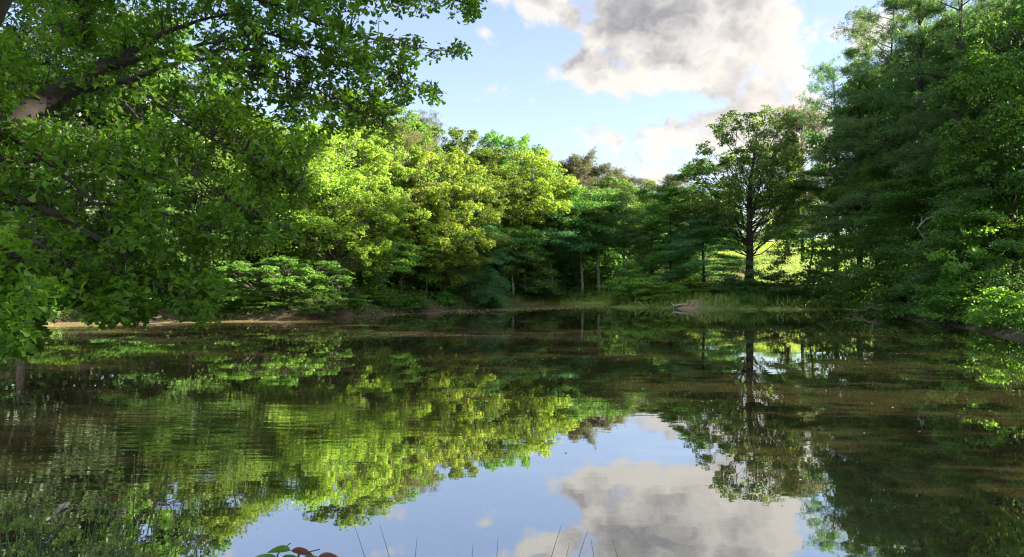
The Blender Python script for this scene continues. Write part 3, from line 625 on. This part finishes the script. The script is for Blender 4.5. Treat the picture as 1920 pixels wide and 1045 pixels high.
tag(link('shore_grass', blades('shore_grass', p1, .75, .11, M['grass'], 22)), 'tan green grass along the right hand water edge', 'grass', None, 'stuff')
p2 = scatter(60000, 14, 60, 56, 100, lambda x, y, d: d > 2.5, 23)
tag(link('lawn_grass', blades('lawn_grass', p2, .22, .16, M['lawn'], 24)), 'sunlit lawn on the slope behind the right bank', 'grass', None, 'stuff')
p4 = scatter(30000, -34, -.5, 36, 64, lambda x, y, d: (d < 2.6) & (np.sin(x * 1.3) + np.sin(x * .47 + 1) > -.9), 27)
tag(link('bank_grass', blades('bank_grass', p4, .42, .1, M['green'], 28)), 'shaded grass and weeds along the left waterline', 'grass', None, 'stuff')
p3 = scatter(9000, -2, 9.5, 58, 72, lambda x, y, d: d < 3.0, 25)
tag(link('inlet_grass', blades('inlet_grass', p3, .4, .1, M['lawn'], 26)), 'low green growth along the waterline of the dark inlet', 'grass', None, 'stuff')
rg = np.random.default_rng(31)
def undergrowth(name, label, pts, n, L, mat, hgt):
    ps = pts[rg.integers(0, len(pts), n)] + np.abs(rg.normal(size=(n, 1))) * np.array([[0, 0, hgt]]) + rg.normal(size=(n, 3)) * np.array([.25, .25, .05])
    V, Fq = leaf_quads(ps, np.array([0, -.2, .8]) + rg.normal(size=(n, 3)) * .5, L * rg.uniform(.6, 1.4, n), rg, .6)
    tag(link(name, mesh(name, V, Fq, mat, np.repeat(rg.uniform(0, 1, n), 4))), label, 'undergrowth', None, 'stuff')
undergrowth('bank_undergrowth', 'low leafy undergrowth on the left bank', scatter(6500, -32, -1, 38, 66, lambda x, y, d: (d < 11) & (np.sin(x * 1.7 + y) + np.sin(y * 2.3 - x * .6) > -.5), 32), 52000, .17, M['green'], .38)
undergrowth('inlet_undergrowth', 'dim leafy undergrowth in the dark inlet', scatter(2500, -2, 16, 60, 84, lambda x, y, d: d > .6, 33), 16000, .2, M['dark'], .4)
wp = np.concatenate([scatter(2600, -60, 0, 42, 80, lambda x, y, d: (d > 5) & (d < 26), 35), scatter(1500, -2, 20, 72, 100, lambda x, y, d: (d > 6) & ((x < 14) | (y < 66)), 36), scatter(1800, 24, 60, 14, 60, lambda x, y, d: (d > 4) & (d < 22), 37)])
undergrowth('wood_understory', 'dark leafy understory filling the wood behind the shore', wp, 90000, .42, M['dark'], 2.3)
undergrowth('right_undergrowth', 'shaded leafy undergrowth along the right bank', scatter(2500, 17, 34, 22, 60, lambda x, y, d: d < 5, 34), 30000, .17, M['green'], .5)
# ------------------------------------------------------------------ dead wood
def wood(name, label, cat, paths, mat):
    T = Tubes()
    for pts, r in paths: T.add(pts, r, 7)
    return tag(link(name, T.mesh(name, M[mat])), label, cat)
def curve(a, b, sag, n=7, wob=.0, seed=0):
    rg = np.random.default_rng(seed); s = np.linspace(0, 1, n)[:, None]; p = a + (b - a) * s; p[:, 2] += (sag * np.sin(s * np.pi))[:, 0]
    return p + rg.normal(size=p.shape) * wob * np.sin(s * np.pi)
lg = thing('fallen_log', 'brown fallen log lying half in the water at the right bank', 'log', tuple(P(1680, 575, 44)))
o0 = P(1680, 575, 44)
def child(name, parent, paths, mat, org):
    T = Tubes()
    for pts, r in paths: T.add(np.asarray(pts) - org, r, 7)
    return link(name, T.mesh(name, M[mat]), parent)
child('log_trunk', lg, [(curve(P(1690, 573, 44.5), P(1600, 585, 47), .12, 7, .05, 2), np.linspace(.22, .06, 7))], 'deadwood', o0)
child('branch', lg, [(curve(P(1640, 579, 46), P(1580, 578, 47.5), -.1, 6, .04, 3), np.linspace(.09, .025, 6))], 'deadwood', o0)
child('branch', lg, [(curve(P(1636, 576, 46), P(1634, 546, 46), 0, 4, .03, 4), np.linspace(.06, .03, 4))], 'bleached', o0)
wood('bleached_branch', 'bleached forked branch lying at the water edge below the sandy path', 'branch', [(curve(P(1262, 574, 55.3), P(1308, 570, 55.5), .05, 6, .03, 5), np.linspace(.08, .03, 6)), (curve(P(1266, 574, 55.2), P(1258, 568, 55.5), .0, 4, .01, 6), np.linspace(.06, .02, 4))], 'bleached')
wood('bare_branch', 'pale bare branch reaching out of the dark right side of the inlet', 'branch', [(np.array([P(1160, 515, 70), P(1153, 528, 69.5), P(1140, 537, 69), P(1118, 541, 68.5)]), np.array([.07, .06, .045, .02])), (np.array([P(1140, 537, 69), P(1128, 531, 68.8), P(1118, 530, 68.6)]), np.array([.03, .02, .01]))], 'palebark')
wood('dead_branch', 'grey dead branch sticking out of the leafy right hand boughs', 'branch', [(np.array([P(1742, 462, 38), P(1728, 440, 37.8), P(1720, 428, 37.6), P(1735, 412, 37.8), P(1775, 392, 38.5)]), np.array([.05, .04, .035, .025, .01])), (np.array([P(1720, 428, 37.6), P(1727, 418, 37.5), P(1729, 405, 37.5)]), np.array([.025, .018, .008]))], 'bleached')

# ------------------------------------------------------------------ the water oak in front, on the near left bank
OAK_EDGE = np.array([(-60, -60), (640, -60), (760, -40), (915, -30), (905, 12), (880, 48), (845, 30), (780, 22), (715, 24), (650, 24), (655, 62), (700, 62), (752, 84), (862, 98), (806, 112), (742, 138),
    (820, 178), (764, 198), (700, 232), (712, 262), (670, 258), (610, 268), (570, 300), (585, 345), (560, 385), (530, 410), (520, 440), (480, 450), (450, 470), (420, 520), (438, 556), (390, 560), (396, 606), (350, 590), (300, 560), (262, 606), (180, 592), (120, 560),
    (96, 575), (80, 600), (48, 662), (10, 665), (-60, 640)])
def inside(px, py, poly):
    r = np.zeros(len(px), bool)
    for i in range(len(poly)):
        a = poly[i]; b = poly[(i + 1) % len(poly)]
        r ^= ((a[1] > py) != (b[1] > py)) & (px < (b[0] - a[0]) * (py - a[1]) / (b[1] - a[1] + 1e-12) + a[0])
    return r
ORG = np.array([-5.2, 3.85, gz(-5.2, 3.85) - .05])
oak = thing('oak_tree', 'large oak on the near left bank, its leafy branches hanging over the water in front', 'tree', tuple(ORG))
T = Tubes()
tk = np.array([(-5.2, 3.85, .2), (-4.6, 3.95, 1.6), (-3.85, 4.1, 3.1), (-3.42, 4.22, 4.0), (-3.12, 4.35, 4.8), (-2.8, 4.6, 6.2), (-2.5, 5.0, 8.0), (-2.4, 5.3, 9.6)])
T.add(tk - ORG, np.array([.36, .28, .25, .235, .22, .19, .15, .08]), 14)
link('trunk', T.mesh('trunk', M['dkbark']), oak)
rg = np.random.default_rng(90); nb_ = 420                      # the crown above and behind the frame
bc = np.stack([rg.uniform(-9.5, .5, nb_), rg.uniform(.5, 9.0, nb_), rg.uniform(5.2, 10.5, nb_)], 1)
bc = bc[(bc[:, 2] - EYE) / np.maximum(bc[:, 1], .1) > .47 + np.clip(bc[:, 0] + 2.0, 0, 9) * .03]
bi = np.repeat(np.arange(len(bc)), 60); bp_ = bc[bi] + rg.normal(size=(len(bi), 3)) * np.array([.32, .32, .2])
bV, bF = leaf_quads(bp_ - ORG, np.array([0, 0, .7]) + rg.normal(size=(len(bi), 3)) * .55, rg.uniform(.07, .12, len(bi)), rg, .55)
link('crown', mesh('crown', bV, bF, M['fore'], np.repeat(rg.uniform(.2, .8, len(bi)), 4)), oak)
LIMBS = [   # (px, py, depth, radius) along each limb
 [(-130, 300, 4.6, .12), (-20, 245, 5.3, .10), (100, 182, 5.9, .085), (155, 150, 6.1, .078), (205, 122, 6.25, .055), (225, 112, 6.3, .035), (290, 70, 6.5, .026), (370, 40, 6.7, .014), (450, 20, 6.9, .008)],
 [(205, 124, 6.25, .05), (270, 108, 6.2, .022), (340, 98, 6.2, .017), (440, 92, 6.4, .012), (530, 96, 6.6, .008), (620, 120, 6.9, .006)],
 [(150, 165, 6.1, .06), (195, 158, 6.0, .03), (245, 152, 5.9, .026), (285, 132, 5.9, .02), (350, 112, 6.0, .014), (420, 110, 6.2, .01), (520, 140, 6.5, .008), (640, 190, 6.9, .006), (730, 248, 7.1, .004)],
 [(240, 153, 5.9, .022), (300, 195, 5.8, .014), (380, 250, 5.8, .011), (470, 300, 6.0, .008), (560, 350, 6.2, .005)],
 [(200, 158, 6.0, .022), (250, 215, 5.7, .014), (310, 285, 5.5, .010), (390, 350, 5.5, .008), (480, 410, 5.6, .005)],
 [(-120, 330, 4.3, .07), (0, 365, 4.8, .042), (60, 382, 4.95, .036), (130, 415, 5.0, .03), (180, 445, 5.0, .024), (235, 470, 5.05, .018), (237, 506, 5.05, .013), (290, 535, 5.1, .009), (370, 580, 5.1, .005)],
 [(130, 414, 5.0, .02), (165, 380, 5.1, .014), (270, 388, 5.2, .011), (340, 412, 5.3, .009), (410, 430, 5.4, .007), (500, 445, 5.5, .004)],
 [(-60, 240, 4.6, .05), (20, 250, 4.9, .026), (60, 282, 4.9, .018), (120, 330, 5.0, .013), (200, 400, 5.0, .009), (210, 500, 4.95, .007), (250, 590, 4.9, .004)],
 [(-100, 400, 3.9, .045), (-20, 440, 4.1, .026), (40, 490, 4.2, .017), (60, 540, 4.2, .012), (40, 600, 4.2, .008), (28, 650, 4.2, .005)],
 [(-60, 470, 4.2, .03), (60, 450, 4.5, .016), (120, 490, 4.6, .010), (150, 560, 4.6, .006), (195, 590, 4.6, .004)],
 [(-20, -160, 4.8, .11), (200, -150, 5.8, .07), (420, -90, 6.6, .04), (600, -50, 7.1, .025), (740, -30, 7.3, .014), (880, 8, 7.5, .006)],
 [(200, -150, 5.8, .05), (380, -40, 6.3, .028), (520, 10, 6.6, .018), (640, 60, 6.8, .012), (740, 84, 7.0, .008), (856, 99, 7.2, .004)],
 [(330, 98, 6.2, .016), (480, 60, 6.5, .012), (600, 90, 6.7, .009), (720, 130, 6.9, .006), (812, 178, 7.1, .003)],
 [(40, -140, 4.9, .06), (110, -60, 5.4, .035), (150, 20, 5.8, .022), (160, 100, 6.0, .014), (120, 60, 6.0, .008)],
 [(0, 300, 4.8, .02), (150, 300, 5.1, .013), (300, 330, 5.2, .009), (420, 380, 5.3, .006), (540, 430, 5.5, .004)],
]
rg = np.random.default_rng(91)
LS = []
for li, pl in enumerate(LIMBS):
    a = np.array(pl, float); s_ = np.linspace(0, len(a) - 1, (len(a) - 1) * 6 + 1); k = np.arange(len(a))
    q = np.stack([np.interp(s_, k, a[:, j]) for j in range(4)], 1)
    for j in range(2):       # ease the corners and let the wood wander a little
        f = q[:, j].copy(); f[1:-1] = (f[:-2] + f[1:-1] * 2 + f[2:]) / 4; q[:, j] = f
    q[1:-1, :2] += rg.normal(size=(len(q) - 2, 2)) * 1.6
    LS.append(q)
allp = np.concatenate([np.c_[q[:, :3], np.full(len(q), i), np.arange(len(q))] for i, q in enumerate(LS)])
twigs = [Tubes() for _ in LIMBS]
LP, LN, LA, LLn, LT = ([[] for _ in LIMBS] for _ in range(5))
N = 1200
cx = rg.uniform(-60, 920, N * 4); cyy = rg.uniform(-60, 665, N * 4)
k = inside(cx, cyy, OAK_EDGE); cx, cyy = cx[k][:N], cyy[k][:N]
for (x0_, x1_, y0_, y1_, m_) in ((0, 95, 530, 660, 110), (95, 430, 520, 610, 130), (430, 610, 280, 520, 90)):
    ex, ey = rg.uniform(x0_, x1_, m_ * 3), rg.uniform(y0_, y1_, m_ * 3); k = inside(ex, ey, OAK_EDGE); cx = np.concatenate([cx, ex[k][:m_]]); cyy = np.concatenate([cyy, ey[k][:m_]])
for pl_ in LIMBS: cx = np.concatenate([cx, pl_[-1][0] + rg.normal(size=5) * 9 + 6]); cyy = np.concatenate([cyy, pl_[-1][1] + rg.normal(size=5) * 9])
ex, ey = rg.uniform(420, 900, 2600), rg.uniform(-40, 240, 2600); k = inside(ex, ey, OAK_EDGE); cx = np.concatenate([cx, ex[k][:280]]); cyy = np.concatenate([cyy, ey[k][:280]])
for x, y in zip(cx, cyy):
    # the twig springs from a limb point nearby, preferably from behind (nearer the trunk)
    dx = x - allp[:, 0]; dy = y - allp[:, 1]
    cost = np.hypot(dx, dy * 1.1) + np.where(dx < -10, 40 - dx * .8, 0) + rg.uniform(0, 45, len(allp))
    j = int(np.argmin(cost)); bp = allp[j]; li = int(bp[3])
    if np.hypot(dx[j], dy[j]) > 190: continue
    dep = max(3.6, bp[2] + .22 + rg.normal() * .33)
    b0 = P(bp[0], bp[1], bp[2]); tip = P(x, y, dep)
    v = tip - b0; ln = np.linalg.norm(v); s_ = np.linspace(0, 1, 5)
    mid = b0 + v * s_[:, None] + np.array([0, 0, 1])[None] * (ln * .13 * np.sin(s_ * np.pi))[:, None] + rg.normal(size=(5, 3)) * .012
    twigs[li].add(mid, np.linspace(.0055, .0018, 5) * min(1.3, .6 + ln), 3, False)
    nn = int(11 + ln * 22); tint0 = rg.uniform(.2, .8)
    for q in range(nn):
        if q < 7: pos = mid[-1] + rg.normal(size=3) * .018; ax = v / (ln + 1e-6) * .7 + rg.normal(size=3) * .75 + np.array([0, 0, -.15])
        else:
            sp = rg.uniform(.3, 1) ** .8; pos = np.array([np.interp(sp, s_, mid[:, c]) for c in range(3)]) + rg.normal(size=3) * .03
            ax = v / (ln + 1e-6) * .4 + rg.normal(size=3) * .8 + np.array([0, 0, -.2])
        LP[li].append(pos); LA[li].append(ax); LN[li].append(np.array([0, 0, .7]) + rg.normal(size=3) * .55)
        LLn[li].append(rg.uniform(.045, .095)); LT[li].append(np.clip(tint0 + rg.normal() * .2, 0, 1))
def oak_leaves(p, ax, nr, L):
    nr = unit(nr); ax = unit(ax - nr * np.sum(ax * nr, 1)[:, None]); sd = np.cross(nr, ax); L = L[:, None]
    w = L * .5
    pts = [p, p + ax * L * .5 + sd * w * .26 + nr * L * .03, p + ax * L * .83 + sd * w * .55 + nr * L * .05, p + ax * L - nr * L * .06,
           p + ax * L * .83 - sd * w * .55 + nr * L * .05, p + ax * L * .5 - sd * w * .26 + nr * L * .03]
    n = len(p); V = np.stack(pts, 1).reshape(-1, 3); b = np.arange(n)[:, None] * 6
    return V, np.concatenate([b + np.array([[0, 1, 2, 3]]), b + np.array([[0, 3, 4, 5]])])
for li, q in enumerate(LS):
    T = Tubes(); w = np.array([P(*r[:3]) for r in q]) - ORG
    T.add(w, np.maximum(q[:, 3] * 1.05, .004), 9 if q[0, 3] > .05 else 6)
    lo = link('limb', T.mesh('limb', M['dkbark']), oak)
    if not LP[li]: continue
    tm = twigs[li]; tm.V = [v - ORG for v in tm.V]
    link('twigs', tm.mesh('twigs', M['dkbark']), lo)['kind'] = 'stuff'
    V, Fq = oak_leaves(np.array(LP[li]), np.array(LA[li]), np.array(LN[li]), np.array(LLn[li]))
    link('foliage', mesh('foliage', V - ORG, Fq, M['fore'], np.repeat(LT[li], 6)), lo)
# ------------------------------------------------------------------ sedges and rushes on the near bank
def sedge_meshes(seed, n=14, H=1.3, heads=True):
    rg = np.random.default_rng(seed); T = Tubes(); hp, hd = [], []
    for i in range(n):
        a = rg.uniform(0, 6.28); ln = rg.uniform(.03, .38); h = H * rg.uniform(.6, 1.0); s_ = np.linspace(0, 1, 8)
        r0 = rg.uniform(0, .07)
        p = np.stack([np.cos(a) * (r0 + ln * h * s_ ** 2), np.sin(a) * (r0 + ln * h * s_ ** 2), h * (s_ - .25 * ln * s_ ** 3) - .03], 1)
        T.add(p, .006 * (1 - .75 * s_), 4, False)
        if heads and i % 2 == 0: hp.append(p[-2]); hd.append(p[-1] - p[-2])
    heads_ = []
    if hp:
        for p, d in zip(hp, hd):
            ps, ax = [], []
            for k in range(9):
                o = unit(rg.normal(size=3) + np.array([0, 0, .6])); m_ = rg.integers(8, 14)
                c_ = p + o * rg.uniform(.008, .036)
                for _ in range(m_): ps.append(c_ + rg.normal(size=3) * .007); ax.append(o + rg.normal(size=3) * .8)
            V, F_ = leaf_quads(np.array(ps), rg.normal(size=(len(ps), 3)), rg.uniform(.014, .028, len(ps)), rg, .45, np.array(ax))
            heads_.append(mesh('seed_head', V, F_, M['sedge'], np.repeat(rg.uniform(0, 1, len(ps)), 4)))
    return T.mesh('stem', M['reed']), heads_
SD = [sedge_meshes(41), sedge_meshes(42, 16, 1.3), sedge_meshes(43, 18, 1.15, False)]
for i, (px, d, sc, k, lb) in enumerate([(-10, 4.5, 1.0, 0, 'sedge with yellow green heads in the bottom left corner of the bank'), (70, 4.7, .98, 1, 'sedge second from the left corner, under the floating plank'),
    (135, 4.45, .95, 0, 'sedge with drooping stems right below the floating plank'), (215, 4.6, 1.0, 1, 'tall sedge tuft with spiky heads, fourth from the left corner'),
    (285, 4.75, 1.05, 0, 'tallest sedge tuft with a straight stem standing over dark water'), (345, 4.5, .92, 1, 'sedge with arching stems bending right over the water'), (105, 4.25, .9, 1, 'short sedge with crowded heads at the very bottom edge, left of the drooping one'), (180, 4.3, .95, 0, 'sedge squeezed between the drooping one and the tall spiky tuft'), (255, 4.35, .85, 1, 'low sedge at the foot of the tallest tuft'), (395, 4.4, .75, 0, 'small sedge at the right end of the clump, next to the red leaved sapling'), (30, 4.2, 1.0, 2, 'bare green rush tuft in the left corner'), (300, 4.3, .95, 2, 'bare rush tuft with long arching blades, right end of the sedges')]):
    x = (px - 960) / F * d; st, hd = SD[k]
    r = thing('sedge_plant', lb, 'sedge', (x, d - .25, max(-.02, gz(x, d - .25))), i * 1.7, 'sedges on the near bank', (sc, sc, sc))
    link('stem', st, r)
    for h_ in hd: link('seed_head', h_, r)
for i, (tx, ty, bx, lb) in enumerate([(664, 985, 692, 'leftmost of the thin dark grass stems in front of the blue reflection'), (712, 984, 737, 'long grass stem leaning left in front of the blue reflection, second from left'),
    (782, 1008, 777, 'short upright grass stem third from left at the bottom edge'), (887, 1018, 884, 'faint grass stem left of the wispy reflected cloud'), (934, 1008, 930, 'upright grass stem below the wispy reflected cloud'),
    (1053, 984, 1026, 'grass stem leaning right at the left edge of the reflected cloud bank'), (1068, 1018, 1058, 'shortest grass stem between the two right leaning ones'), (1103, 992, 1078, 'tallest right leaning grass stem in front of the reflected grey cloud'),
    (1108, 1010, 1116, 'grass stem leaning left, crossing near the tallest right leaning one'), (1148, 1014, 1164, 'rightmost of the thin grass stems, curved to the left')]):
    d = 4.4; tip = P(tx, ty, d); bs = P(bx, 1045, d); dv = (bs - tip) / (tip[2] - bs[2]); base = tip + dv * (tip[2] + .02)
    base[0] = bs[0] + (base[0] - bs[0]) * .45
    s_ = np.linspace(0, 1, 7)[:, None]; p = (1 - s_) ** 2 * base + 2 * s_ * (1 - s_) * (bs + (base - bs) * .2) + s_ ** 2 * tip
    T = Tubes(); T.add(p - base, .0042 * (1 - .75 * s_[:, 0]), 4)
    o = link('grass_stem', T.mesh('grass_stem', M['reed'])); o.location = base; tag(o, lb, 'grass stem', 'grass stems at the bottom edge')
# ------------------------------------------------------------------ red leaved sapling at the bottom edge
d = 2.7; sb = np.array([(535 - 960) / F * d, d, gz((535 - 960) / F * d, d)])
sap = thing('sapling', 'small sapling with glossy green and red leaves at the bottom edge of the bank', 'sapling', tuple(sb))
T = Tubes(); top = P(520, 1040, d)
for path in ([sb, (sb + top) / 2 + np.array([.05, 0, 0]), top, P(545, 1018, d + .03)], [(sb + top) / 2 + np.array([.05, 0, .25]), P(560, 1040, d), P(600, 1030, d - .03)]):
    T.add(np.array(path) - sb, np.linspace(.006, .002, len(path)), 5)
link('stem', T.mesh('stem', M['dkbark']), sap)
def big_leaf(p, ax, nr, L, mat):
    ax = unit(np.array(ax, float)); nr = np.array(nr, float); nr = unit(nr - ax * (nr @ ax)); sd = np.cross(nr, ax); V, Fq = [], []
    for i in range(9):
        u = i / 8; w = .21 * L * math.sin(math.pi * min(1, u ** .8)) ** .8
        for k in (-1, -.5, 0, .5, 1): V.append(p + ax * L * u - nr * L * .25 * u * u + sd * w * k + nr * abs(k) * w * .35)
    for i in range(8):
        for k in range(4): a = i * 5 + k; Fq.append((a, a + 1, a + 6, a + 5))
    return mesh('leaf', np.array(V) - sb, Fq, mat, np.full(len(V), .6), True)
for (px, py, dd, ax, L, mt) in [(520, 1040, d, (-1, .1, -.1), .15, 'fresh'), (523, 1036, d, (-.9, -.3, .25), .14, 'fresh'), (525, 1032, d, (.9, .2, -.25), .14, 'fresh'), (530, 1034, d, (.7, -.5, -.35), .13, 'green'), (545, 1018, d, (-.75, .1, .05), .12, 'fresh'),
        (545, 1018, d, (.9, .1, -.1), .11, 'red'), (562, 1038, d, (1, -.2, -.2), .13, 'red'), (560, 1040, d, (.75, .3, .1), .12, 'fresh'), (590, 1032, d, (.8, -.3, -.55), .12, 'fresh'), (596, 1030, d, (1, .1, .12), .095, 'red'), (535, 1040, d, (-.5, -.4, -.5), .13, 'green')]:
    o = link('leaf', big_leaf(P(px, py + 15, dd), ax, (0, -.35, 1), L * .85, M[{'fresh': 'green'}.get(mt, mt)]), sap)
    if mt == 'red': o['label'] = 'dark red leaf'
# ------------------------------------------------------------------ plank and specks on the water
def on_water(px, py, z=.012):
    d = (EYE - z) * F / (py - 522.5); return np.array([(px - 960) / F * d, d, z])
pa, pb_ = on_water(86, 976, .0), on_water(127, 943, .03); ctr = (pa + pb_) / 2
Vp = []; dirp = pb_ - pa; sdp = unit(np.cross(dirp, [0, 0, 1.])); up = unit(np.cross(sdp, dirp))
for u, w, h in ((0, .006, .006), (.35, .018, .008), (.7, .028, .009), (.95, .031, .009), (1.0, .026, .007)):
    for a, b_ in ((-1, -1), (1, -1), (1, 1), (-1, 1)): Vp.append(pa + dirp * u + sdp * w * a + up * h * b_)
Fp = [(0, 1, 2, 3)[::-1], (16, 17, 18, 19)]
for i in range(4):
    for k in range(4): Fp.append((i * 4 + k, i * 4 + (k + 1) % 4, i * 4 + 4 + (k + 1) % 4, i * 4 + 4 + k))
o = link('plank', mesh('plank', np.array(Vp) - ctr, Fp, M['palebark'])); o.location = ctr
tag(o, 'pale tapered plank poking out of the water at the bottom left', 'plank')
rg = np.random.default_rng(55); n = 260
ps = np.stack([rg.uniform(-16, 16, n), rg.uniform(8, 36, n), np.full(n, .006)], 1); ps = ps[shore_dist(ps[:, 0], ps[:, 1]) < -1]
V, Fq = leaf_quads(ps, np.tile([0, 0, 1.], (len(ps), 1)), rg.uniform(.02, .055, len(ps)), rg, .7, None, 0)
tag(link('floating_specks', mesh('floating_specks', V, Fq, M['bleached'])), 'pale specks of debris floating on the pond', 'floating debris', None, 'stuff')
